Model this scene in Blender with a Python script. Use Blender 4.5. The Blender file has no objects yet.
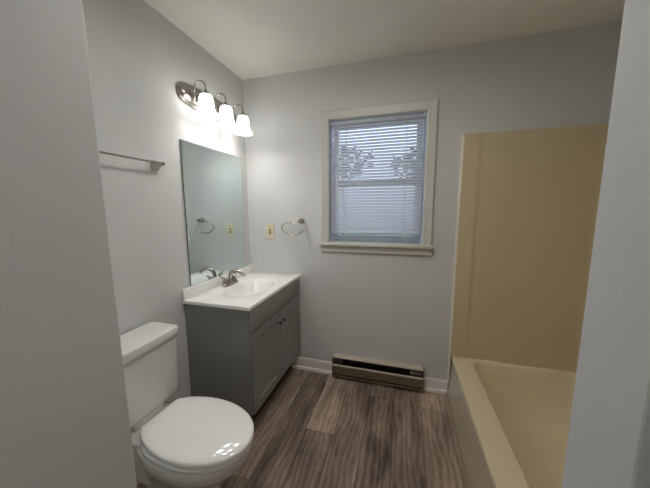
import bpy, bmesh, math, random
from mathutils import Vector, Matrix
C = bpy.context
SC = C.scene
COL = SC.collection
PI = math.pi
random.seed(7)

# ------------------------------------------------------------------ camera
YAW, PITCH, ROLL, FPX = 0.28059, 0.13295, -0.00463, 265.584
CAM = Vector((1.27824, -2.04232, 1.40166))
f = Vector((-math.sin(YAW)*math.cos(PITCH), math.cos(YAW)*math.cos(PITCH), -math.sin(PITCH)))
rt = Vector((math.cos(YAW), math.sin(YAW), 0)); up = rt.cross(f)
r2 = rt*math.cos(ROLL)+up*math.sin(ROLL); u2 = up*math.cos(ROLL)-rt*math.sin(ROLL)
cd = bpy.data.cameras.new('camera'); cam = bpy.data.objects.new('camera', cd); COL.objects.link(cam)
cd.sensor_fit = 'HORIZONTAL'; cd.sensor_width = 36; cd.lens = FPX/650*36; cd.clip_start = .01
M4 = Matrix((r2, u2, -f)).transposed().to_4x4(); M4.translation = CAM
cam.matrix_world = M4
SC.camera = cam

# ------------------------------------------------------------------ world, exposure
w = bpy.data.worlds.new('sky'); SC.world = w; w.use_nodes = True
wn = w.node_tree.nodes; wl = w.node_tree.links
bg = wn['Background']; bg.inputs['Strength'].default_value = 2.7
tc = wn.new('ShaderNodeTexCoord'); sx = wn.new('ShaderNodeSeparateXYZ'); rp = wn.new('ShaderNodeValToRGB')
wl.new(tc.outputs['Generated'], sx.inputs[0]); wl.new(sx.outputs['Z'], rp.inputs[0])
rp.color_ramp.elements[0].color = (.62, .70, .86, 1); rp.color_ramp.elements[0].position = 0
rp.color_ramp.elements[1].color = (.50, .62, .90, 1); rp.color_ramp.elements[1].position = .7
wl.new(rp.outputs[0], bg.inputs['Color'])
SC.view_settings.view_transform = 'Standard'; SC.view_settings.look = 'None'
SC.view_settings.exposure = 0.12; SC.view_settings.gamma = 1
SC.view_settings.use_curve_mapping = False
SC.cycles.use_denoising = True
SC.cycles.max_bounces = 10; SC.cycles.diffuse_bounces = 9
SC.cycles.sample_clamp_indirect = 25
LAMP_W = 2.5         # each bulb of the vanity light
SHADE_E = 6.8        # the glowing glass

BATH_FILL_E = 41.0        # added fill disc on the bathroom ceiling
HALL_FILL_E = 11.5        # added fill dome on the hallway ceiling

# ------------------------------------------------------------------ materials
def mat(name, col, rough=.5, metal=0, spec=.5, noise=0, nscale=40, bump=0, bscale=200, coat=0, emis=None, es=0, bdist=.001):
    m = bpy.data.materials.new(name); m.use_nodes = True
    n = m.node_tree.nodes; l = m.node_tree.links; b = n['Principled BSDF']
    b.inputs['Base Color'].default_value = (*col, 1); b.inputs['Roughness'].default_value = rough
    b.inputs['Metallic'].default_value = metal; b.inputs['Specular IOR Level'].default_value = spec
    b.inputs['Coat Weight'].default_value = coat; b.inputs['Coat Roughness'].default_value = .05
    t = n.new('ShaderNodeTexCoord')
    if noise:
        nt = n.new('ShaderNodeTexNoise'); nt.inputs['Scale'].default_value = nscale; nt.inputs['Detail'].default_value = 4
        l.new(t.outputs['Object'], nt.inputs['Vector'])
        r = n.new('ShaderNodeValToRGB'); l.new(nt.outputs['Fac'], r.inputs[0])
        r.color_ramp.elements[0].position = .3; r.color_ramp.elements[1].position = .7
        r.color_ramp.elements[0].color = (*[c*(1-noise) for c in col], 1)
        r.color_ramp.elements[1].color = (*[min(1, c*(1+noise)) for c in col], 1)
        l.new(r.outputs[0], b.inputs['Base Color'])
    if bump:
        nt = n.new('ShaderNodeTexNoise'); nt.inputs['Scale'].default_value = bscale; nt.inputs['Detail'].default_value = 3
        l.new(t.outputs['Object'], nt.inputs['Vector'])
        bp = n.new('ShaderNodeBump'); bp.inputs['Strength'].default_value = bump; bp.inputs['Distance'].default_value = bdist
        l.new(nt.outputs['Fac'], bp.inputs['Height']); l.new(bp.outputs[0], b.inputs['Normal'])
    if emis:
        b.inputs['Emission Color'].default_value = (*emis, 1); b.inputs['Emission Strength'].default_value = es
    return m

WALL = mat('wall_paint', (.64, .645, .645), .75, spec=.25, noise=.015, nscale=3, bump=.25, bscale=260)
CEIL = mat('ceiling_paint', (.82, .81, .74), .9, spec=.1, noise=.02, nscale=5, bump=.2, bscale=150)
TRIM = mat('trim_paint', (.88, .86, .82), .38)
TRIMW = mat('window_trim_paint', (.63, .62, .57), .4)
PORC = mat('porcelain', (.74, .735, .71), .07, coat=.4)
SEATM = mat('seat_plastic', (.88, .88, .86), .05, coat=.3)
MARB = mat('cultured_marble', (.90, .89, .87), .16, noise=.03, nscale=9, coat=.3)
CAB = mat('cabinet_paint', (.25, .247, .238), .42, noise=.02, nscale=20)
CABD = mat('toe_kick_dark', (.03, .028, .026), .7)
NICK = mat('brushed_nickel', (.45, .42, .385), .27, 1, noise=.04, nscale=80)
DARKM = mat('dark_bronze', (.10, .09, .08), .3, 1)
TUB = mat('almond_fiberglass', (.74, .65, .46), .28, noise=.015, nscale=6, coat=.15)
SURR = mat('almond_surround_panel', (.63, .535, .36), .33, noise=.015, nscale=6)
CAULK = mat('caulk', (.80, .74, .62), .4)
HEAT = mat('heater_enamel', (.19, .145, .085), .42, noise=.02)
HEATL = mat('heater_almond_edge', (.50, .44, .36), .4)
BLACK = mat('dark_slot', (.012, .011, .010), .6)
FIN = mat('heater_fins', (.12, .11, .10), .4, 1)
IVORY = mat('ivory_plastic', (.76, .70, .52), .35)
TAN = mat('switch_slot', (.38, .27, .16), .5)
VINYL = mat('window_vinyl', (.62, .68, .76), .4)
EXT = mat('exterior_grass', (.06, .09, .03), .9, noise=.3, nscale=3)
BARK = mat('bark', (.09, .065, .045), .9, noise=.3, nscale=30, bump=.5)
LEAF = mat('leaves', (.045, .075, .025), .7, noise=.4, nscale=8)
CHROME = mat('chrome', (.8, .8, .8), .08, 1)
CORD = mat('cord', (.75, .74, .72), .6)

def glass_pane():
    m = bpy.data.materials.new('window_glass'); m.use_nodes = True; n = m.node_tree.nodes; l = m.node_tree.links
    n.remove(n['Principled BSDF']); o = n['Material Output']
    tr = n.new('ShaderNodeBsdfTransparent'); tr.inputs[0].default_value = (.92, .95, .95, 1)
    gl = n.new('ShaderNodeBsdfGlossy'); gl.inputs['Roughness'].default_value = .02
    fr = n.new('ShaderNodeFresnel'); fr.inputs[0].default_value = 1.5; mx = n.new('ShaderNodeMixShader')
    l.new(fr.outputs[0], mx.inputs[0]); l.new(tr.outputs[0], mx.inputs[1]); l.new(gl.outputs[0], mx.inputs[2]); l.new(mx.outputs[0], o.inputs[0])
    return m
GLASS = glass_pane()
def mirror_mat():
    m = mat('mirror_silver', (.70, .79, .785), .0, 1); return m
MIRR = mirror_mat()
MIRE = mat('mirror_edge', (.18, .22, .20), .15, .6)
def slat_mat():
    m = bpy.data.materials.new('blind_vinyl'); m.use_nodes = True; n = m.node_tree.nodes; l = m.node_tree.links
    b = n['Principled BSDF']; b.inputs['Base Color'].default_value = (.86, .86, .86, 1); b.inputs['Roughness'].default_value = .4
    t = n.new('ShaderNodeBsdfTranslucent'); t.inputs[0].default_value = (.80, .84, .94, 1)
    mx = n.new('ShaderNodeMixShader'); mx.inputs[0].default_value = .5
    l.new(b.outputs[0], mx.inputs[1]); l.new(t.outputs[0], mx.inputs[2]); l.new(mx.outputs[0], n['Material Output'].inputs[0])
    return m
SLAT = slat_mat()
def shade_mat():
    m = bpy.data.materials.new('lit_opal_glass'); m.use_nodes = True; n = m.node_tree.nodes; l = m.node_tree.links
    b = n['Principled BSDF']; b.inputs['Base Color'].default_value = (.40, .39, .38, 1); b.inputs['Roughness'].default_value = .25
    b.inputs['Emission Color'].default_value = (1, .975, .945, 1); b.inputs['Emission Strength'].default_value = SHADE_E
    # the pressed ribs are thicker glass and glow a little less
    tc = n.new('ShaderNodeTexCoord'); sp = n.new('ShaderNodeSeparateXYZ'); l.new(tc.outputs['Object'], sp.inputs[0])
    at = n.new('ShaderNodeMath'); at.operation = 'ARCTAN2'; l.new(sp.outputs['Y'], at.inputs[0]); l.new(sp.outputs['X'], at.inputs[1])
    mu = n.new('ShaderNodeMath'); mu.operation = 'MULTIPLY'; mu.inputs[1].default_value = 14; l.new(at.outputs[0], mu.inputs[0])
    si = n.new('ShaderNodeMath'); si.operation = 'SINE'; l.new(mu.outputs[0], si.inputs[0])
    mr = n.new('ShaderNodeMapRange'); mr.inputs['From Min'].default_value = -1; mr.inputs['From Max'].default_value = .6
    mr.inputs['To Min'].default_value = .045*SHADE_E; mr.inputs['To Max'].default_value = 1.25*SHADE_E
    l.new(si.outputs[0], mr.inputs['Value']); l.new(mr.outputs[0], b.inputs['Emission Strength'])
    return m
SHADE = shade_mat()
BULB = mat('lit_bulb', (1, 1, 1), .4, emis=(1, .96, .92), es=30)

def floor_mat():
    m = bpy.data.materials.new('vinyl_plank_floor'); m.use_nodes = True; n = m.node_tree.nodes; l = m.node_tree.links
    b = n['Principled BSDF']
    W_, L_ = .1785, 1.22
    def mth(op, a, bb=None, c=None):
        k = n.new('ShaderNodeMath'); k.operation = op
        for i, v in enumerate((a, bb, c)):
            if v is None: continue
            if isinstance(v, (int, float)): k.inputs[i].default_value = v
            else: l.new(v, k.inputs[i])
        return k.outputs[0]
    g = n.new('ShaderNodeNewGeometry'); s = n.new('ShaderNodeSeparateXYZ'); l.new(g.outputs['Position'], s.inputs[0])
    X = mth('DIVIDE', mth('ADD', s.outputs['X'], 10*W_-.018), W_)
    ix = mth('FLOOR', X); fx = mth('SUBTRACT', X, ix)
    wn1 = n.new('ShaderNodeTexWhiteNoise'); wn1.noise_dimensions = '1D'; l.new(ix, wn1.inputs['W'])
    Y = mth('ADD', mth('DIVIDE', s.outputs['Y'], L_), mth('MULTIPLY_ADD', wn1.outputs['Value'], 7.3, 20.0))
    iy = mth('FLOOR', Y); fy = mth('SUBTRACT', Y, iy)
    cv = n.new('ShaderNodeCombineXYZ'); l.new(ix, cv.inputs[0]); l.new(iy, cv.inputs[1])
    w2 = n.new('ShaderNodeTexWhiteNoise'); w2.noise_dimensions = '2D'; l.new(cv.outputs[0], w2.inputs['Vector'])
    # grain space: stretched along the plank, shifted per plank
    gx = mth('ADD', s.outputs['X'], mth('MULTIPLY', w2.outputs['Value'], 17.0))
    gv = n.new('ShaderNodeCombineXYZ'); l.new(gx, gv.inputs[0]); l.new(mth('MULTIPLY', s.outputs['Y'], .26), gv.inputs[1]); l.new(mth('MULTIPLY', w2.outputs['Value'], 9.0), gv.inputs[2])
    n1 = n.new('ShaderNodeTexNoise'); n1.inputs['Scale'].default_value = 10; n1.inputs['Detail'].default_value = 6; n1.inputs['Roughness'].default_value = .6; n1.inputs['Distortion'].default_value = .5
    l.new(gv.outputs[0], n1.inputs['Vector'])
    n2 = n.new('ShaderNodeTexNoise'); n2.inputs['Scale'].default_value = 75; n2.inputs['Detail'].default_value = 5; n2.inputs['Roughness'].default_value = .7
    l.new(gv.outputs[0], n2.inputs['Vector'])
    wv = n.new('ShaderNodeTexWave'); wv.wave_type = 'BANDS'; wv.bands_direction = 'X'; wv.inputs['Scale'].default_value = 9; wv.inputs['Distortion'].default_value = 9; wv.inputs['Detail'].default_value = 3; wv.inputs['Detail Scale'].default_value = 1.2
    l.new(gv.outputs[0], wv.inputs['Vector'])
    fac = mth('ADD', mth('ADD', mth('MULTIPLY', n1.outputs['Fac'], .70), mth('MULTIPLY', n2.outputs['Fac'], .20)), mth('MULTIPLY', wv.outputs['Fac'], .10))
    fac = mth('ADD', fac, mth('MULTIPLY', mth('SUBTRACT', w2.outputs['Value'], .5), .27))
    r = n.new('ShaderNodeValToRGB'); l.new(fac, r.inputs[0]); e = r.color_ramp.elements
    e[0].position = .28; e[0].color = (.075, .052, .041, 1); e[1].position = .78; e[1].color = (.60, .475, .375, 1)
    k = e.new(.50); k.color = (.27, .200, .153, 1); k = e.new(.60); k.color = (.40, .305, .238, 1)
    # seams
    ex = mth('MULTIPLY', mth('MINIMUM', fx, mth('SUBTRACT', 1, fx)), W_)
    ey = mth('MULTIPLY', mth('MINIMUM', fy, mth('SUBTRACT', 1, fy)), L_)
    ed = mth('MINIMUM', ex, ey)
    sm = n.new('ShaderNodeMapRange'); sm.inputs['From Min'].default_value = .0006; sm.inputs['From Max'].default_value = .0022
    sm.inputs['To Min'].default_value = .35; sm.inputs['To Max'].default_value = 1; l.new(ed, sm.inputs['Value'])
    mx = n.new('ShaderNodeMix'); mx.data_type = 'RGBA'; mx.blend_type = 'MULTIPLY'; mx.inputs[0].default_value = 1
    l.new(r.outputs[0], mx.inputs[6])
    cc = n.new('ShaderNodeCombineColor'); [l.new(sm.outputs[0], cc.inputs[i]) for i in range(3)]
    l.new(cc.outputs[0], mx.inputs[7]); l.new(mx.outputs[2], b.inputs['Base Color'])
    b.inputs['Roughness'].default_value = .42; b.inputs['Specular IOR Level'].default_value = .4
    bp = n.new('ShaderNodeBump'); bp.inputs['Strength'].default_value = .25; bp.inputs['Distance'].default_value = .001
    l.new(fac, bp.inputs['Height']); l.new(bp.outputs[0], b.inputs['Normal'])
    return m
FLOOR = floor_mat()

# ------------------------------------------------------------------ mesh helpers
BASE = {}
def new(): return bmesh.new()
def box(bm, x0, x1, y0, y1, z0, z1, bev=0, seg=2):
    r = bmesh.ops.create_cube(bm, size=1)
    for v in r['verts']:
        v.co = Vector(((x0+x1)/2+v.co.x*(x1-x0), (y0+y1)/2+v.co.y*(y1-y0), (z0+z1)/2+v.co.z*(z1-z0)))
    if bev:
        es = list({e for v in r['verts'] for e in v.link_edges})
        bmesh.ops.bevel(bm, geom=es, offset=bev, segments=seg, affect='EDGES', profile=.5)
    return bm
def loft(bm, loops, cap0=True, cap1=True, close=True):
    vs = [[bm.verts.new(p) for p in L] for L in loops]
    n = len(vs[0])
    for a, b in zip(vs, vs[1:]):
        for i in range(n if close else n-1):
            j = (i+1) % n
            try: bm.faces.new((a[i], a[j], b[j], b[i]))
            except ValueError: pass
    if cap0: bm.faces.new(list(reversed(vs[0])))
    if cap1: bm.faces.new(vs[-1])
    return bm
def tube(bm, pts, rad, seg=12, cap=True):
    pts = [Vector(p) for p in pts]; rad = rad if isinstance(rad, (list, tuple)) else [rad]*len(pts)
    loops = []; ref = None
    for i, p in enumerate(pts):
        t = (pts[min(i+1, len(pts)-1)]-pts[max(i-1, 0)]).normalized()
        if ref is None:
            ref = t.orthogonal().normalized()
        ref = (ref-t*ref.dot(t)).normalized(); b = t.cross(ref)
        loops.append([p+(ref*math.cos(2*PI*k/seg)+b*math.sin(2*PI*k/seg))*rad[i] for k in range(seg)])
    return loft(bm, loops, cap, cap)
def lathe(bm, prof, cx, cy, seg=32, rib=0, nr=0, cap0=True, cap1=True):
    loops = []
    for r, z, *k in prof:
        a = rib*(k[0] if k else 0)
        loops.append([(cx+(r+a*math.cos(nr*t))*math.cos(t), cy+(r+a*math.cos(nr*t))*math.sin(t), z) for t in [2*PI*i/seg for i in range(seg)]])
    return loft(bm, loops, cap0, cap1)
def prism(bm, poly, axis, a0, a1):
    def P(p, a):
        q = list(p); q.insert(axis, a); return q
    return loft(bm, [[P(p, a0) for p in poly], [P(p, a1) for p in poly]])
def bez(p0, p1, p2, p3, n=10):
    o = []
    for i in range(n+1):
        t = i/n; o.append(tuple((1-t)**3*a+3*(1-t)**2*t*b+3*(1-t)*t*t*c+t**3*d for a, b, c, d in zip(p0, p1, p2, p3)))
    return o
def sell(cx, cy, a, b, z, p=2.5, n=48, ph=0):
    o = []
    for i in range(n):
        t = 2*PI*i/n+ph; c, s = math.cos(t), math.sin(t)
        o.append((cx+a*math.copysign(abs(c)**(2/p), c), cy+b*math.copysign(abs(s)**(2/p), s), z))
    return o
def obj(name, bm, m, parent=None, base=None, smooth=35, label=None, bevel=0):
    b = Vector(base) if base is not None else (BASE.get(parent.name, Vector()) if parent else Vector())
    for v in bm.verts: v.co -= b
    bmesh.ops.recalc_face_normals(bm, faces=bm.faces[:])
    me = bpy.data.meshes.new(name); bm.to_mesh(me); bm.free()
    me.materials.append(m)
    o = bpy.data.objects.new(name, me); COL.objects.link(o)
    if parent:
        o.parent = parent; pb = BASE.get(parent.name, Vector()); o.location = b-pb
    else:
        o.location = b
    BASE[o.name] = b
    if bevel:
        md = o.modifiers.new('bevel', 'BEVEL'); md.width = bevel; md.segments = 2; md.limit_method = 'ANGLE'; md.angle_limit = math.radians(40)
    if smooth:
        for p in me.polygons: p.use_smooth = True
        try: me.set_sharp_from_angle(angle=math.radians(smooth))
        except Exception: pass
    if label: o['label'] = label
    return o
def thing(name, label, cat, loc, group=None):
    o = bpy.data.objects.new(name, None); COL.objects.link(o); o.location = loc; o.empty_display_size = .1
    o['label'] = label; o['category'] = cat; BASE[o.name] = Vector(loc)
    if group: o['group'] = group
    return o
def struct(name, bm, m, smooth=0, **k):
    o = obj(name, bm, m, smooth=smooth, **k); o['kind'] = 'structure'; return o

# ------------------------------------------------------------------ the setting
H = 2.44; RX = 2.49; FY = -1.60; T = .114
HX0, HX1, HY = .641, 3.3, -2.85      # hallway in front of the bathroom
WX0, WX1, WZ0, WZ1 = .722, 1.424, 1.135, 2.062   # window opening
struct('floor', box(new(), -.1, HX1, HY-.1, .12, -.06, 0), FLOOR)
struct('ceiling', box(new(), -.1, HX1, HY-.1, .12, H, H+.08), CEIL)
struct('wall_left', box(new(), -.1, 0, FY-T, .12, 0, H), WALL)
struct('wall_right', box(new(), RX, RX+.1, FY-T, .12, 0, H), WALL)
bm = new()
box(bm, 0, WX0-.012, 0, .12, 0, H); box(bm, WX1+.012, RX, 0, .12, 0, H)
box(bm, WX0-.012, WX1+.012, 0, .12, 0, WZ0-.012); box(bm, WX0-.012, WX1+.012, 0, .12, WZ1+.012, H)
struct('wall_back', bm, WALL)
bm = new(); box(bm, 0, HX0-T, FY-T, FY, 0, H)
struct('wall_front', bm, WALL)
struct('wall_hall_left', box(new(), HX0-T, HX0, HY, FY, 0, H, .004, 2), WALL)
OX1 = 1.5265
struct('wall_hall_right', box(new(), OX1, HX1, FY-T, FY, 0, H, .004, 2), WALL)
struct('wall_header', box(new(), HX0, OX1, FY-T, FY, 2.10, H), WALL)
struct('wall_hall_end', box(new(), HX1-.1, HX1, HY, FY-T, 0, H), WALL)
struct('wall_hall_back', box(new(), HX0-T, HX1, HY-.1, HY, 0, H), WALL)

def bb_profile(off=0):   # depth, height
    return [(0, 0), (.022, 0), (.022, .012), (.0205, .020), (.017, .026), (.011, .029), (.011, .075), (.010, .082), (.011, .088), (.007, .100), (.004, .106), (0, .106)]
def baseboard(name, axis, a0, a1, wallc, sgn):
    bm = new()
    poly = [(wallc+sgn*(dd), z) for dd, z in bb_profile()]
    prism(bm, poly, axis, a0, a1)
    return struct(name, bm, TRIM, smooth=30)
baseboard('baseboard_back', 0, .385, .7622, 0, -1)
baseboard('baseboard_back_right', 0, 1.4798, 1.652, 0, -1)
bm = new(); prism(bm, [(0+dd, z) for dd, z in bb_profile()], 1, FY, -.772)
struct('baseboard_left', bm, TRIM, smooth=30)
bm = new(); prism(bm, [(FY+dd, z) for dd, z in bb_profile()], 0, .022, HX0)
struct('baseboard_front', bm, TRIM, smooth=30)

# window
win = bpy.data.objects.new('window_1', None); COL.objects.link(win); win.location = (1.07, 0, WZ0); win['kind'] = 'structure'
BASE['window_1'] = Vector((1.07, 0, WZ0))
CL, CR, CT = .6644, 1.4885, 2.1245
def casing_loop(p0, p1, q0, q1, horiz):
    pass
bm = new()     # mitred casing with a stepped profile: (distance from opening edge, depth)
prof = [(0, 0), (0, .012), (.008, .016), (.030, .016), (.042, .020), (.058, .022), (.062, .018), (.062, 0)]
ix0, ix1, iz1 = CL+.062, CR-.062, CT-.062
loopsA = []
for dpt in ('bl', 'tl', 'tr', 'br'):
    L = []
    for t_, dz in prof:
        if dpt == 'bl': L.append((ix0-t_, -dz, WZ0))
        if dpt == 'tl': L.append((ix0-t_, -dz, iz1+t_))
        if dpt == 'tr': L.append((ix1+t_, -dz, iz1+t_))
        if dpt == 'br': L.append((ix1+t_, -dz, WZ0))
    loopsA.append(L)
loft(bm, loopsA)
obj('window_casing', bm, TRIMW, win, smooth=25)
obj('window_sill', box(new(), .6528, 1.4994, -.040, .075, WZ0-.024, WZ0, .006), TRIMW, win)
bm = new(); prism(bm, [(0, WZ0-.080), (-.010, WZ0-.080), (-.016, WZ0-.072), (-.016, WZ0-.034), (-.022, WZ0-.024), (0, WZ0-.024)], 0, CL, CR)
obj('window_apron', bm, TRIMW, win, smooth=20)
bm = new()   # jamb liner
box(bm, WX0-.012, WX0+.004, 0, .12, WZ0, WZ1+.004); box(bm, WX1-.004, WX1+.012, 0, .12, WZ0, WZ1+.004)
box(bm, WX0-.012, WX1+.012, 0, .12, WZ1-.004, WZ1+.012)
box(bm, WX0+.004, WX0+.016, .055, .066, WZ0, WZ1-.004); box(bm, WX1-.016, WX1-.004, .055, .066, WZ0, WZ1-.004)
box(bm, WX0, WX1, .075, .12, WZ0-.012, WZ0+.012)
obj('window_jamb', bm, VINYL, win, smooth=0)
def sash(name, z0, z1, y0, y1, fw):
    bm = new()
    a0, a1 = WX0+.016, WX1-.016
    box(bm, a0, a0+fw, y0, y1, z0, z1, .003); box(bm, a1-fw, a1, y0, y1, z0, z1, .003)
    box(bm, a0+fw, a1-fw, y0, y1, z0, z0+fw, .003); box(bm, a0+fw, a1-fw, y0, y1, z1-fw, z1, .003)
    o = obj(name, bm, VINYL, win, smooth=0)
    ym = (y0+y1)/2
    obj('window_pane', box(new(), a0+fw, a1-fw, ym-.002, ym+.002, z0+fw, z1-fw), GLASS, o, smooth=0)
sash('upper_sash', 1.585, WZ1-.006, .092, .114, .042)
sash('lower_sash', WZ0+.012, 1.625, .067, .089, .042)

# outside the window
struct('ground', box(new(), -14, 16, .3, 30, -1.2, -1.0), EXT)
def tree(x, y, h, r, label, seed):
    rnd = random.Random(seed); t = thing('tree', label, 'tree', (x, y, -1.0), 'trees outside the window')
    bm = new(); tube(bm, [(x, y, -1.02), (x+.05, y, h*.3), (x-.05, y+.05, h*.7), (x, y, h)], [.09, .07, .05, .03])
    for k in range(9):
        a = rnd.random()*6.28; z = h*(.82+.12*rnd.random()); L = r*(.6+.4*rnd.random())
        tube(bm, [(x, y, z), (x+math.cos(a)*L*.5, y+math.sin(a)*L*.5, z+.3), (x+math.cos(a)*L, y+math.sin(a)*L, z+.7)], [.03, .02, .01], 8)
    obj('trunk', bm, BARK, t)
    bm = new()
    for k in range(130):
        while True:
            p = Vector((rnd.uniform(-1, 1), rnd.uniform(-1, 1), rnd.uniform(-1, 1)))
            if p.length < 1: break
        c = Vector((x, y, h+.15))+Vector((p.x*r, p.y*r, p.z*r*.5)); s = .16+.16*rnd.random()
        n = Vector((rnd.uniform(-1, 1), rnd.uniform(-1, 1), rnd.uniform(-1, 1))).normalized(); a = n.orthogonal().normalized()*s; b_ = n.cross(a).normalized()*s*.5
        bm.faces.new([bm.verts.new(c+a), bm.verts.new(c+b_), bm.verts.new(c-a), bm.verts.new(c-b_)])
    obj('foliage', bm, LEAF, t, smooth=0)
tree(-1.75, 12.0, 3.6, 1.6, 'left one of the two dark trees outside, seen through the blind gaps', 3)
tree(2.0, 12.6, 3.4, 1.6, 'right one of the two dark trees outside, seen through the blind gaps', 4)

# ------------------------------------------------------------------ window blind
BY = .028
bl = thing('window_blind', 'white horizontal mini blind hung inside the white window frame', 'blind', (1.07, BY, 2.03))
obj('headrail', box(new(), WX0+.010, WX1-.010, BY-.014, BY+.014, 2.028, 2.054, .003), SLAT, bl)
for xx in (WX0+.005, WX1-.021):
    obj('mounting_bracket', box(new(), xx, xx+.016, BY-.017, BY+.017, 2.024, 2.0575, .002), VINYL, bl)
bm = new(); zt, zb, pitch = 2.014, 1.222, .0223; tilt = math.radians(57)
k = 0; z = zt
while z > zb+.008:
    sec = []
    for i in range(7):      # crowned slat, room edge low, outside edge high
        s_ = (i/6-.5)*.025; cr = .0018*(1-(s_/.0125)**2)
        dy = s_*math.cos(tilt)-cr*math.sin(tilt); dz = s_*math.sin(tilt)+cr*math.cos(tilt)
        sec.append((BY+dy, z+dz))
    top = sec; bot = [(a+.0002*math.sin(tilt), b-.0002) for a, b in reversed(sec)]
    prism(bm, top+bot, 0, WX0+.012, WX1-.012)
    z -= pitch
obj('slats', bm, SLAT, bl, smooth=50)
obj('bottom_rail', box(new(), WX0+.012, WX1-.012, BY-.012, BY+.012, 1.205, 1.2195, .004), SLAT, bl)
for xx in (.855, 1.292):
    bm = new()
    for yy in (BY-.013, BY+.013): tube(bm, [(xx, yy, 2.03), (xx, yy, 1.206)], .0011, 6)
    tube(bm, [(xx+.006, BY-.015, 2.03), (xx+.006, BY-.0165, 1.19)], .0008, 6)
    lathe(bm, [(.001, 1.192), (.005, 1.189), (.006, 1.180), (.003, 1.176)], xx+.003, BY-.016, 10)
    obj('ladder_cord', bm, CORD, bl)
bm = new(); tube(bm, [(.793, BY-.017, 2.03), (.792, BY-.024, 2.02), (.789, BY-.026, 1.405)], .004, 6); lathe(bm, [(.005, 1.405), (.0065, 1.395), (.005, 1.385)], .789, BY-.026, 8)
obj('tilt_wand', bm, mat('clear_wand', (.80, .80, .78), .15), bl)

# ------------------------------------------------------------------ tub surround
ZT = .3213
TXL = 1.6655
su = thing('tub_surround', 'tall almond fibreglass wall panel surround above the bathtub', 'tub surround', (2.07, 0, ZT))
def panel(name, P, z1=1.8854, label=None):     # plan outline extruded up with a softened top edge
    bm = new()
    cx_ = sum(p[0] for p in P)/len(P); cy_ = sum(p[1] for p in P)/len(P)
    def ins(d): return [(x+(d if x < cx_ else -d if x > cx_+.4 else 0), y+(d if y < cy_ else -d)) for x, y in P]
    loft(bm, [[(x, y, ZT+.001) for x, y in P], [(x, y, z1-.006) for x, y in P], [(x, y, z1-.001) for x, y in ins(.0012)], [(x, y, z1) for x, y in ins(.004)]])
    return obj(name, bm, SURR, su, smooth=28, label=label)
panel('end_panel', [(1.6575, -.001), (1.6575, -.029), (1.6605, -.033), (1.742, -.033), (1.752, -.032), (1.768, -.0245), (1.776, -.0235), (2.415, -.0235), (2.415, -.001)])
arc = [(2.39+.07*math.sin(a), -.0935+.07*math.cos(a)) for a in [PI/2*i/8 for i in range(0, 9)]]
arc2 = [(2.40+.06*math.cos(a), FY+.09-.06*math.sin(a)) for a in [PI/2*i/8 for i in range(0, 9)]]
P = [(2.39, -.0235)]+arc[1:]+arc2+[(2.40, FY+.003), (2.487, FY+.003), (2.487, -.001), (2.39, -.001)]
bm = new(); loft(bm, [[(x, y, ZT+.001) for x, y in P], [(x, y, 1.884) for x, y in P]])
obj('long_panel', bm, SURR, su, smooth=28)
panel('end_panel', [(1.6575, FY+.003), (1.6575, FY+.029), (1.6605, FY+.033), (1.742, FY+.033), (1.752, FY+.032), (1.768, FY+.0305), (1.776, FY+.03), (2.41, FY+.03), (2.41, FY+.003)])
# light bead of caulk down the free edge of the panel
bm = new(); prism(bm, [(1.6573, -.0015), (1.6573, -.034), (1.6535, -.0335), (1.6515, -.030), (1.6495, -.006), (1.646, -.0015)], 2, .11, 1.884)
obj('edge_strip', bm, CAULK, su, smooth=20, label='pale edge strip')

# ------------------------------------------------------------------ bathtub
tub = thing('bathtub', 'almond fibreglass bathtub with a glossy apron along the floor', 'bathtub', (2.07, -.8, 0))
def rrect(x0, x1, y0, y1, r, z, n=9, zf=None):
    o = []
    for cx, cy, a0 in ((x1-r, y1-r, 0), (x0+r, y1-r, PI/2), (x0+r, y0+r, PI), (x1-r, y0+r, 1.5*PI)):
        for i in range(n):
            a = a0+PI/2*i/(n-1); x = cx+r*math.cos(a); y = cy+r*math.sin(a)
            o.append((x, y, zf(x, y) if zf else z))
    return o
Y1, Y0 = -.002, FY+.002
XR = RX-.002
bm = new()
loft(bm, [
    rrect(TXL+.004, XR, Y0, Y1, .004, ZT-.030), rrect(TXL, XR, Y0, Y1, .004, ZT-.022), rrect(TXL, XR, Y0, Y1, .004, ZT-.005), rrect(TXL+.004, XR, Y0, Y1, .004, ZT),
    rrect(1.785, 2.432, Y0+.10, -.040, .080, ZT), rrect(1.792, 2.427, Y0+.105, -.045, .077, ZT-.003), rrect(1.798, 2.423, Y0+.11, -.052, .075, ZT-.012),
    rrect(1.806, 2.416, Y0+.125, -.075, .080, ZT-.09), rrect(1.818, 2.405, Y0+.14, -.120, .09, ZT-.20),
    rrect(1.835, 2.392, Y0+.16, -.165, .10, ZT-.258), rrect(1.865, 2.362, Y0+.19, -.21, .10, ZT-.280), rrect(1.93, 2.30, Y0+.3, -.34, .09, ZT-.286)],
    cap0=False, cap1=True)
obj('tub_shell', bm, TUB, tub, smooth=50)
bm = new()   # apron leans out a little towards the floor
loft(bm, [[(TXL+.003, y, ZT-.026), (1.656, y, .03), (1.6535, y, .0005), (1.69, y, .0005), (1.70, y, ZT-.026)] for y in (Y1, Y0)])
APR = mat('almond_apron_gloss', (.60, .53, .41), .14, coat=.6)
obj('tub_apron', bm, APR, tub, smooth=20)
bm = new(); prism(bm, [(1.6525, 0), (1.640, 0), (1.6415, .007), (1.646, .012), (1.6535, .014)], 1, FY, -.002)
struct('trim_1', bm, mat('floor_edge_strip', (.30, .24, .17), .5), smooth=30)

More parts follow.
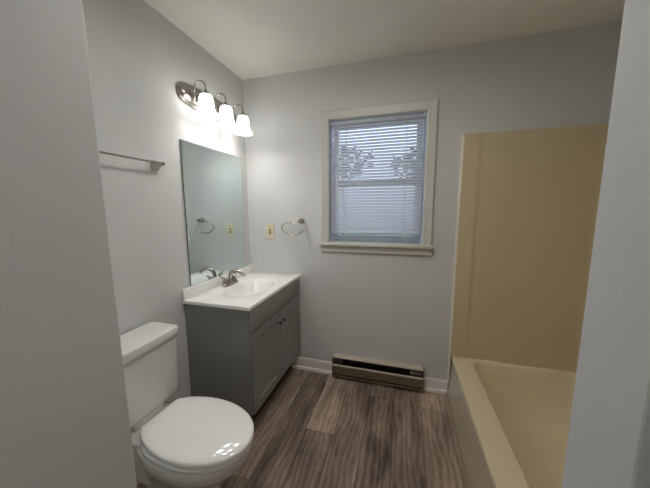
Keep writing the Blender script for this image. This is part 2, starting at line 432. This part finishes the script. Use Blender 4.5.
# ------------------------------------------------------------------ baseboard heater
hx0, hx1 = .7622, 1.4799
ht = thing('baseboard_heater', 'tan metal electric baseboard heater below the window', 'heater', ((hx0+hx1)/2, 0, .012))
bm = new()
prism(bm, [(0, .012), (-.012, .012), (-.012, .176), (-.040, .172), (-.043, .174), (-.043, .180), (-.030, .188), (-.012, .190), (0, .190)], 0, hx0+.003, hx1-.003)
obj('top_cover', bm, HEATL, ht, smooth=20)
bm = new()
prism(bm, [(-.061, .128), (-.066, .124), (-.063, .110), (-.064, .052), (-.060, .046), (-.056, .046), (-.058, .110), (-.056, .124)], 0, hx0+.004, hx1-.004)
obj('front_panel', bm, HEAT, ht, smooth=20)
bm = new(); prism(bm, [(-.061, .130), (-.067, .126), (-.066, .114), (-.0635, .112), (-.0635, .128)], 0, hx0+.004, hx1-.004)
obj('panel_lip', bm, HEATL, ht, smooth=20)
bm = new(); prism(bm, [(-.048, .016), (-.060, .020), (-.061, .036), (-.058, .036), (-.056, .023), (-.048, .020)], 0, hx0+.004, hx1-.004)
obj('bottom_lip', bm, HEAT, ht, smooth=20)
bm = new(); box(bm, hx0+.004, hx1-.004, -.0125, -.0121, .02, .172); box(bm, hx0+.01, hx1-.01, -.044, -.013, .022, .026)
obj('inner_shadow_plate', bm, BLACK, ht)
bm = new()
for i in range(72): box(bm, hx0+.06+i*.0082, hx0+.061+i*.0082, -.046, -.014, .055, .105)
tube(bm, [(hx0+.02, -.03, .08), (hx1-.02, -.03, .08)], .006)
obj('fins', bm, FIN, ht)
for a, b_ in ((hx0, hx0+.006), (hx1-.006, hx1)):
    bm = new(); prism(bm, [(0, .012), (-.054, .012), (-.066, .022), (-.067, .130), (-.047, .182), (-.030, .190), (0, .190)], 0, a, b_)
    obj('end_cap', bm, DARKM if 0 else HEAT, ht, smooth=15)
for a, b_ in ((hx0+.006, hx0+.085), (hx1-.105, hx1-.006)):
    obj('junction_cover', box(new(), a, b_, -.047, -.040, .120, .170, .001), mat('heater_dark_cover', (.045, .038, .030), .5), ht)
bm = new(); box(bm, hx1-.100, hx1-.075, -.0480, -.0470, .140, .160); box(bm, hx1-.066, hx1-.050, -.0480, -.0470, .142, .158); box(bm, hx1-.042, hx1-.026, -.0480, -.0470, .142, .158)
obj('rating_label', bm, mat('heater_label', (.33, .28, .22), .5), ht, smooth=0)
bm = new(); box(bm, hx1-.185, hx1-.183, -.0648, -.0635, .052, .112)
obj('panel_joint', bm, BLACK, ht)

# ------------------------------------------------------------------ vanity cabinet
VX, VY = .452, -.766       # carcass front and near side
vc = thing('vanity_cabinet', 'dark grey two-door vanity cabinet under the white sink top', 'cabinet', (.22, -.38, 0))
ZB, ZC = .165, .8275
bm = new()
prism(bm, [(.002, .0), (VX-.085, .0), (VX-.085, ZB-.005), (VX-.018, ZB-.005), (VX-.018, ZC), (.002, ZC)], 1, VY, VY+.016)
obj('side_panel', bm, CAB, vc, smooth=0, bevel=.0012)
bm = new(); prism(bm, [(.002, .0), (VX-.085, .0), (VX-.085, ZB-.005), (VX-.018, ZB-.005), (VX-.018, ZC), (.002, ZC)], 1, -.020, -.004)
obj('side_panel', bm, CAB, vc, smooth=0, bevel=.0012)
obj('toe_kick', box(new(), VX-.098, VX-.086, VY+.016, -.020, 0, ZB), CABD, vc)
obj('cabinet_bottom', box(new(), .004, VX-.02, VY+.016, -.020, ZB, ZB+.016), CAB, vc)
bm = new(); fy0, fy1 = VY, -.004; fx0, fx1 = VX-.0175, VX-.0005
box(bm, fx0, fx1, fy0, fy0+.038, ZB-.005, ZC); box(bm, fx0, fx1, fy1-.038, fy1, ZB-.005, ZC)
box(bm, fx0, fx1, fy0+.038, fy1-.038, ZC-.04, ZC); box(bm, fx0, fx1, fy0+.038, fy1-.038, ZB-.005, ZB+.02)
box(bm, fx0, fx1, fy0+.038, fy1-.038, .670, .705); box(bm, fx0, fx1, (fy0+fy1)/2-.02, (fy0+fy1)/2+.02, ZB+.02, .670)
obj('face_frame', bm, CAB, vc, smooth=0)
ym = -.393; G = .0016
DX0, DX1 = VX, VX+.015
obj('false_drawer_front', box(new(), DX0, DX1, VY+.004, -.008, .688, .822, .003), CAB, vc)
def shaker(y0, y1, z0, z1, ky, kz):
    bm = new(); s = .056
    box(bm, DX0, DX1, y0, y0+s, z0, z1, .0015); box(bm, DX0, DX1, y1-s, y1, z0, z1, .0015)
    box(bm, DX0, DX1, y0+s, y1-s, z0, z0+s, .0015); box(bm, DX0, DX1, y0+s, y1-s, z1-s, z1, .0015)
    box(bm, DX0, DX0+.007, y0+s-.002, y1-s+.002, z0+s-.002, z1-s+.002)
    # sloped inner moulding
    a = [(DX1-.001, y0+s, z0+s), (DX1-.001, y1-s, z0+s), (DX1-.001, y1-s, z1-s), (DX1-.001, y0+s, z1-s)]
    b_ = [(DX0+.0072, y0+s+.008, z0+s+.008), (DX0+.0072, y1-s-.008, z0+s+.008), (DX0+.0072, y1-s-.008, z1-s-.008), (DX0+.0072, y0+s+.008, z1-s-.008)]
    loft(bm, [a, b_], False, False)
    o = obj('door', bm, CAB, vc, smooth=0)
    bm = new(); seg = 16
    loft(bm, [[(DX1+x, ky+r*math.cos(2*PI*i/seg), kz+r*math.sin(2*PI*i/seg)) for i in range(seg)] for x, r in ((0, .007), (.002, .005), (.014, .0045), (.016, .011), (.020, .0145), (.025, .0135), (.028, .008))])
    obj('knob', bm, DARKM, o, smooth=50)
shaker(VY+.004, ym-G, ZB+.004, .683, ym-.033, .606)
shaker(ym+G, -.008, ZB+.004, .683, ym+.030, .606)

# ------------------------------------------------------------------ vanity top with integral basin
vt = thing('sink_countertop', 'white cultured marble vanity top with an integral oval basin', 'countertop', (.235, -.39, .8285))
ZV = .8486
bm = new()
x0, x1, y0, y1 = .002, .4690, -.7802, -.002
N = 72
def rayrect(cx, cy, t, X0, X1, Yy0, Yy1, z):
    c, s = math.cos(t), math.sin(t); k = 1e9
    if c > 1e-9: k = min(k, (X1-cx)/c)
    if c < -1e-9: k = min(k, (X0-cx)/c)
    if s > 1e-9: k = min(k, (Yy1-cy)/s)
    if s < -1e-9: k = min(k, (Yy0-cy)/s)
    return (cx+c*k, cy+s*k, z)
bcx, bcy = .250, -.405
angs = sorted([2*PI*i/N for i in range(N)]+[math.atan2(yy-bcy, xx-bcx) % (2*PI) for xx in (x0, x1) for yy in (y0, y1)])
def rl(z, d): return [rayrect(bcx, bcy, t, x0+d, x1-d, y0+d, y1-d, z) for t in angs]
def el(a, b_, z, p=2.35, dx=0):
    o = []
    for t in angs:
        c, s = math.cos(t), math.sin(t); r = (abs(c/a)**p+abs(s/b_)**p)**(-1/p); o.append((bcx+dx+r*c, bcy+r*s, z))
    return o
loft(bm, [rl(ZV-.0205, .004), rl(ZV-.0205, .0), rl(ZV-.004, 0), rl(ZV-.001, .0012), rl(ZV, .004),
          el(.150, .222, ZV), el(.146, .217, ZV-.0015), el(.139, .209, ZV-.008), el(.120, .188, ZV-.035), el(.104, .168, ZV-.075), el(.080, .130, ZV-.108), el(.045, .07, ZV-.124), el(.022, .022, ZV-.128, 2)],
     cap0=False, cap1=True)
obj('counter', bm, MARB, vt, smooth=40)
obj('backsplash', box(new(), .002, .0215, y0, y1, ZV+.0002, .9146, .003), MARB, vt)
bm = new(); lathe(bm, [(.021, ZV-.1275), (.021, ZV-.124), (.017, ZV-.1235), (.016, ZV-.126), (.003, ZV-.1265)], bcx, bcy, 24)
obj('drain', bm, CHROME, vt)

# ------------------------------------------------------------------ faucet
FXc, FYc = .074, -.400
fa = thing('faucet', 'brushed nickel two-handle sink faucet with an arched spout', 'faucet', (FXc, FYc, ZV+.0006))
bm = new(); z0 = ZV+.0006
loft(bm, [sell(FXc, FYc, .027, .082, z0, 3.2), sell(FXc, FYc, .027, .082, z0+.008, 3.2), sell(FXc, FYc, .022, .077, z0+.016, 3), sell(FXc, FYc, .015, .07, z0+.018, 3)])
obj('base_plate', bm, NICK, fa, smooth=50)
bm = new()
pts = [(FXc, FYc, z0+.012), (FXc, FYc, z0+.045)]+bez((FXc, FYc, z0+.05), (FXc+.005, FYc, z0+.115), (FXc+.075, FYc, z0+.125), (FXc+.128, FYc, z0+.072), 12)
rr = [.019, .0155, .0150]+[.0145-.003*i/12 for i in range(1, 13)]
tube(bm, pts, rr, 16)
obj('spout', bm, NICK, fa, smooth=60)
for s in (-1, 1):
    yy = FYc+s*.052; bm = new()
    lathe(bm, [(.0235, z0+.010), (.022, z0+.016), (.016, z0+.040), (.0145, z0+.052), (.010, z0+.058), (.003, z0+.060)], FXc-.004, yy, 24)
    h = obj('handle', bm, NICK, fa, smooth=50)
    bm = new()
    pts = bez((FXc-.004, yy, z0+.050), (FXc-.004, yy+s*.012, z0+.062), (FXc-.008, yy+s*.030, z0+.066), (FXc-.012, yy+s*.050, z0+.088), 8)
    tube(bm, pts, [.0105, .010, .009, .0085, .008, .0075, .007, .0065, .005], 12)
    obj('lever', bm, NICK, h, smooth=60)

# ------------------------------------------------------------------ mirror
MY0, MY1, MZ0, MZ1 = -.7065, -.0865, .9156, 1.8115
mr = thing('wall_mirror', 'frameless rectangular wall mirror standing on the white backsplash', 'mirror', (.003, (MY0+MY1)/2, MZ0))
obj('mirror_glass', box(new(), .0075, .0080, MY0+.0015, MY1-.0015, MZ0+.0015, MZ1-.0015), MIRR, mr, smooth=0)
obj('mirror_edge', box(new(), .0012, .0075, MY0, MY1, MZ0, MZ1), MIRE, mr, smooth=0)
for yy in (MY0+.10, MY1-.10):
    obj('mirror_clip', box(new(), .001, .0105, yy-.012, yy+.012, MZ0-.0005, MZ0+.008, .001), CHROME, mr, smooth=0)

# ------------------------------------------------------------------ vanity light
LZ = 2.072; LYS = (-.610, -.419, -.222)
LZP = LZ+.018
vl = thing('vanity_light', 'nickel wall light with three glowing white bell shades above the mirror', 'wall light', (.0, -.415, LZ))
def oval(hy, hz, x):   # stadium-like oval on the wall
    return [(x, y, z) for y, z, _ in sell(-.413, LZP, hy, hz, 0, 3.0, 64)]
bm = new(); loft(bm, [oval(.293, .074, .001), oval(.293, .074, .006), oval(.288, .069, .012), oval(.268, .052, .0135), oval(.262, .047, .020), oval(.250, .037, .028), oval(.22, .020, .030)])
obj('backplate', bm, NICK, vl, smooth=40)
for y in LYS:
    xs = .128
    bm = new()
    path = [(.022, y, LZ-.014), (.036, y, LZ-.014), (.045, y, LZ-.008), (.0475, y, LZ+.004), (.0475, y, LZ+.040)]
    path += [(.0475+.0400*(1-math.cos(a)), y, LZ+.050+.042*math.sin(a)) for a in [PI*i/14 for i in range(0, 15)]]
    path += [(.1275, y, LZ+.030)]
    tube(bm, path, .0048, 12)
    for zc in (LZ+.032,): lathe(bm, [(.0075, zc-.004), (.0085, zc), (.0075, zc+.004)], xs, y, 16)
    arm = obj('arm', bm, NICK, vl, smooth=60)
    bm = new(); lathe(bm, [(.007, LZ+.030), (.010, LZ+.026), (.022, LZ+.020), (.030, LZ+.010), (.033, LZ+.002), (.031, LZ)], xs, y, 28)
    obj('shade_cap', bm, NICK, arm, smooth=50)
    bm = new()
    out = [(.0300, LZ+.008, 0), (.036, LZ-.002, .6), (.0405, LZ-.020, 1), (.0425, LZ-.045, 1), (.0445, LZ-.070, 1), (.049, LZ-.086, 1), (.056, LZ-.101, .7), (.0635, LZ-.112, .2), (.065, LZ-.116, 0)]
    inn = [(r-.003, z, k) for r, z, k in reversed(out)]
    lathe(bm, out+inn, xs, y, 108, rib=.0014, nr=14, cap0=False, cap1=False)
    sh = obj('shade', bm, SHADE, vl, base=(xs, y, LZ), smooth=80, label='glowing ribbed white glass bell')
    bm = new(); lathe(bm, [(.010, LZ+.002), (.013, LZ-.010), (.014, LZ-.030), (.024, LZ-.050), (.028, LZ-.068), (.025, LZ-.084), (.014, LZ-.094), (.002, LZ-.097)], xs, y, 24)
    obj('bulb', bm, BULB, sh, smooth=60)
    ld = bpy.data.lights.new('bulb_light', 'SPOT'); ld.energy = LAMP_W; ld.color = (1, .97, .93); ld.shadow_soft_size = .025
    ld.spot_size = math.radians(140); ld.spot_blend = 1.0
    lo = bpy.data.objects.new('bulb_light', ld); COL.objects.link(lo); lo.parent = vl; lo.location = Vector((xs, y, LZ-.108))-Vector((.0, -.415, LZ)); lo.rotation_euler = (0, math.radians(-18), 0)

# ------------------------------------------------------------------ added fill lights, bathroom and hallway ceilings, out of view
def fill_dome(x, y, label, e):
    t = thing('fill_light', label, 'ceiling light', (x, y, H))
    bm = new(); lathe(bm, [(.16, H-.001), (.165, H-.012), (.160, H-.025), (.15, H-.025), (.15, H-.001)], x, y, 40)
    obj('rim', bm, NICK, t, smooth=40)
    bm = new(); lathe(bm, [(.149, H-.020), (.140, H-.050), (.110, H-.078), (.060, H-.092), (.004, H-.096)], x, y, 40, cap0=True)
    obj('dome', bm, mat('lit_fill_dome', (.9, .9, .88), .3, emis=(1, .98, .955), es=e), t, smooth=60)
def fill_disc(x, y, label, e):
    t = thing('fill_light', label, 'ceiling light', (x, y, H))
    bm = new(); lathe(bm, [(.150, H-.001), (.158, H-.006), (.158, H-.020), (.150, H-.036), (.138, H-.036), (.136, H-.010), (.136, H-.001)], x, y, 48)
    obj('rim', bm, TRIM, t, smooth=40)
    bm = new(); lathe(bm, [(.1355, H-.008), (.1355, H-.012), (.004, H-.013)], x, y, 48)
    obj('lens', bm, mat('lit_fill_lens', (.9, .9, .88), .3, emis=(1, .98, .955), es=e), t, smooth=60)
fill_disc(1.0, -1.0, 'added fill light, a round flush disc on the bathroom ceiling', BATH_FILL_E)  # unseen fill, lifts the room beyond what the vanity light gives
fill_dome(1.60, -2.25, 'added fill light, a round dome on the hallway ceiling outside the bathroom', HALL_FILL_E)  # unseen fill, brightens the hall walls and door jambs

# ------------------------------------------------------------------ towel bar
tb = thing('towel_bar', 'slim nickel towel bar on the left wall above the toilet', 'towel bar', (0, -1.17, 1.64))
bm = new(); box(bm, .056, .064, -1.478, -.885, 1.6345, 1.644, .0015)
obj('bar', bm, NICK, tb, smooth=0)
for yy in (-.892, -1.472):
    bm = new()
    def sq(x, a, b_, dz=0): return [(x, yy-a, 1.639-b_+dz), (x, yy+a, 1.639-b_+dz), (x, yy+a, 1.639+b_+dz), (x, yy-a, 1.639+b_+dz)]
    loft(bm, [sq(.001, .023, .023, -.004), sq(.008, .023, .023, -.004), sq(.012, .020, .020, -.003), sq(.045, .010, .010), sq(.068, .008, .0075)])
    obj('post', bm, NICK, tb, smooth=0, bevel=.002)

# ------------------------------------------------------------------ towel ring
tr = thing('towel_ring', 'nickel towel ring on the back wall beside the window', 'towel ring', (.497, 0, 1.29))
bm = new(); seg = 28; px, pz = .4925, 1.301
loft(bm, [[(px+r*math.cos(2*PI*i/seg), y, pz+r*math.sin(2*PI*i/seg)) for i in range(seg)] for y, r in ((-.001, .024), (-.006, .024), (-.010, .019), (-.040, .013), (-.056, .0135), (-.060, .012))])
obj('post', bm, NICK, tr, smooth=40)
bm = new(); ry = -.050
ctrl = [(.4925, 1.2945), (.462, 1.291), (.420, 1.2905), (.375, 1.286), (.345, 1.270), (.336, 1.247), (.346, 1.222), (.376, 1.198), (.415, 1.188), (.458, 1.191), (.497, 1.207), (.525, 1.236)]
def cr(P, n=6):
    o = []
    for i in range(len(P)-1):
        p0, p1, p2, p3 = P[max(i-1, 0)], P[i], P[i+1], P[min(i+2, len(P)-1)]
        for k in range(n):
            t = k/n; o.append(tuple(.5*((2*b)+(-a+c)*t+(2*a-5*b+4*c-d)*t*t+(-a+3*b-3*c+d)*t**3) for a, b, c, d in zip(p0, p1, p2, p3)))
    o.append(P[-1]); return o
pp = cr(ctrl); rad = [max(.0046, .0085-.0040*min(1, i/14)) for i in range(len(pp))]
tube(bm, [(x, ry, z) for x, z in pp], rad, 10)
obj('ring', bm, NICK, tr, smooth=60)

# ------------------------------------------------------------------ light switch
sw = thing('light_switch', 'ivory light switch plate on the back wall above the vanity', 'switch', (.204, 0, 1.2115))
bm = new(); cx, cz = .204, 1.2115
def pl(hx, hz, y): return [(cx-hx, y, cz-hz), (cx+hx, y, cz-hz), (cx+hx, y, cz+hz), (cx-hx, y, cz+hz)]
loft(bm, [pl(.0375, .061, -.0005), pl(.0375, .061, -.003), pl(.034, .0575, -.0065)])
obj('plate', bm, IVORY, sw, smooth=0, bevel=.001)
obj('toggle_frame', box(new(), cx-.0125, cx+.0125, -.0085, -.0064, cz-.024, cz+.024, .0008), TAN, sw, smooth=0, label='tan toggle surround')
bm = new(); prism(bm, [(cx-.0045, -.008), (cx+.0045, -.008), (cx+.0035, -.020), (cx-.0035, -.020)], 2, cz-.004, cz+.010)
obj('toggle', bm, IVORY, sw, smooth=0)
for dz in (-.040, .040):
    bm = new(); loft(bm, [[(cx+.0035*math.cos(2*PI*i/12), y, cz+dz+.0035*math.sin(2*PI*i/12)) for i in range(12)] for y in (-.006, -.0078)])
    obj('screw', bm, TAN, sw, smooth=0)

# ------------------------------------------------------------------ toilet
TY = -1.186
LA = math.radians(-4)
def sk(x, y):     # the bowl sits very slightly turned on its flange
    dx, dy = x-.45, y-TY+.010; return (.452+dx*math.cos(LA)-dy*math.sin(LA), TY+dx*math.sin(LA)+dy*math.cos(LA))
to = thing('toilet', 'white porcelain toilet with closed lid beside the grey vanity', 'toilet', (.35, TY, 0))
def egg(xb, xf, hw, z, n=64, pb=3.2, pf=2.0, dy=0, wx=.46):
    # widest point at wx of the length; squarer at the back, round at the front
    xc = xb+(xf-xb)*wx; o = []
    for i in range(n):
        t = 2*PI*i/n; c, s = math.cos(t), math.sin(t)
        if c >= 0: x = xc+(xf-xc)*c**(2/pf); y = hw*math.copysign(abs(s)**(2/pf), s)
        else: x = xc-(xc-xb)*abs(c)**(2/pb); y = hw*math.copysign(abs(s)**(2/pb), s)
        o.append((*sk(x, TY+dy+y), z))
    return o
bm = new()
loft(bm, [egg(.10, .545, .115, .0005), egg(.10, .545, .115, .015), egg(.11, .53, .105, .04), egg(.13, .515, .098, .12), egg(.15, .530, .108, .19),
          egg(.18, .585, .135, .26), egg(.20, .650, .160, .315), egg(.205, .682, .174, .350), egg(.205, .692, .180, .385), egg(.205, .690, .179, .402), egg(.21, .680, .170, .408)])
# rear deck that carries the tank
loft(bm, [sell(.155, TY, .12, .085, .18, 4), sell(.155, TY, .13, .095, .30, 4), sell(.150, TY, .135, .115, .38, 5), sell(.150, TY, .135, .118, .412, 5), sell(.150, TY, .128, .110, .420, 5)])
loft(bm, [sell(.115, TY, .075, .075, .415, 4), sell(.110, TY, .075, .10, .462, 4)])
obj('bowl', bm, PORC, to, smooth=45)
bm = new()
loft(bm, [egg(.225, .690, .172, .4085), egg(.222, .696, .176, .412), egg(.222, .697, .177, .420), egg(.225, .693, .174, .426)])
obj('seat', bm, SEATM, to, smooth=45)
def lidloop(z, o=0):
    P = [(.201, -.095), (.206, -.101), (.250, -.130), (.30, -.150), (.365, -.165), (.44, -.171), (.52, -.163), (.60, -.136), (.660, -.092), (.690, -.045), (.699, 0)]
    P = P+[(x, -y) for x, y in reversed(P[:-1])]
    Q = cr(P, 4)+cr([P[-1], (.199, .085), (.199, .05), (.199, -.05), (.199, -.085), P[0]], 4)[1:-1]
    cx_ = .43
    return [(*sk(cx_+(x-cx_)*(1-o/.25), TY+y*(1-o/.17)), z) for x, y in Q]
bm = new(); loft(bm, [lidloop(.4285, .004), lidloop(.4305, 0), lidloop(.443, 0), lidloop(.4470, .0035), lidloop(.4495, .010), lidloop(.4520, .026), lidloop(.4545, .055), lidloop(.456, .09), lidloop(.457, .14)])
obj('lid', bm, SEATM, to, smooth=60)
for s in (-1, 1):
    bm = new(); loft(bm, [*[[(*sk(a, b), c) for a, b, c in sell(.214, TY+s*.070, h1, h2, z_, 4, 24)] for h1, h2, z_ in ((.013, .020, .4205), (.013, .020, .4275), (.010, .016, .4282))]])
    obj('hinge', bm, SEATM, to, smooth=45)
def tk(hw, xf, z, xb=.018, bow=.010, n=20, r=.03):
    # tank plan: flat back, bowed front, rounded corners
    o = [(xb, TY-hw+.012), (xb+.012, TY-hw)]
    o = [(xb, TY+hw-.012), (xb, TY-hw+.012), (xb+.012, TY-hw)]
    fx = xf-bow
    for i in range(6): a = PI/2*i/5; o.append((fx-r+r*math.sin(a), TY-hw+r-r*math.cos(a)))
    for i in range(1, n): t = -1+2*i/n; o.append((fx+bow*(1-t*t), TY+t*(hw-r)))
    for i in range(6): a = PI/2*(1-i/5); o.append((fx-r+r*math.sin(a), TY+hw-r+r*math.cos(a)))
    o.append((xb+.012, TY+hw))
    return [(x, y, z) for x, y in o]
bm = new()
loft(bm, [tk(.168, .178, .463, r=.016), tk(.173, .186, .467, r=.018), tk(.175, .189, .476, r=.020), tk(.176, .194, .60, r=.022), tk(.178, .200, .766, r=.022)])
obj('tank', bm, PORC, to, smooth=45)
bm = new()
loft(bm, [tk(.180, .203, .767, r=.022), tk(.184, .208, .770, r=.022), tk(.186, .210, .777, r=.022), tk(.186, .210, .803, r=.022), tk(.183, .207, .810, r=.022), tk(.172, .196, .8125, .03, r=.018)])
obj('tank_lid', bm, PORC, to, smooth=45)
bm = new(); tube(bm, [(.12, TY-.180, .715), (.12, TY-.200, .715)], .011, 16); tube(bm, [(.115, TY-.200, .716), (.14, TY-.203, .713), (.185, TY-.201, .702)], [.008, .007, .006], 12)
obj('flush_lever', bm, CHROME, to, smooth=50)
for s in (-1, 1):
    bm = new(); lathe(bm, [(.013, .012), (.013, .022), (.009, .030), (.002, .033)], .30, TY+s*.112, 16)
    obj('bolt_cap', bm, PORC, to, smooth=50)
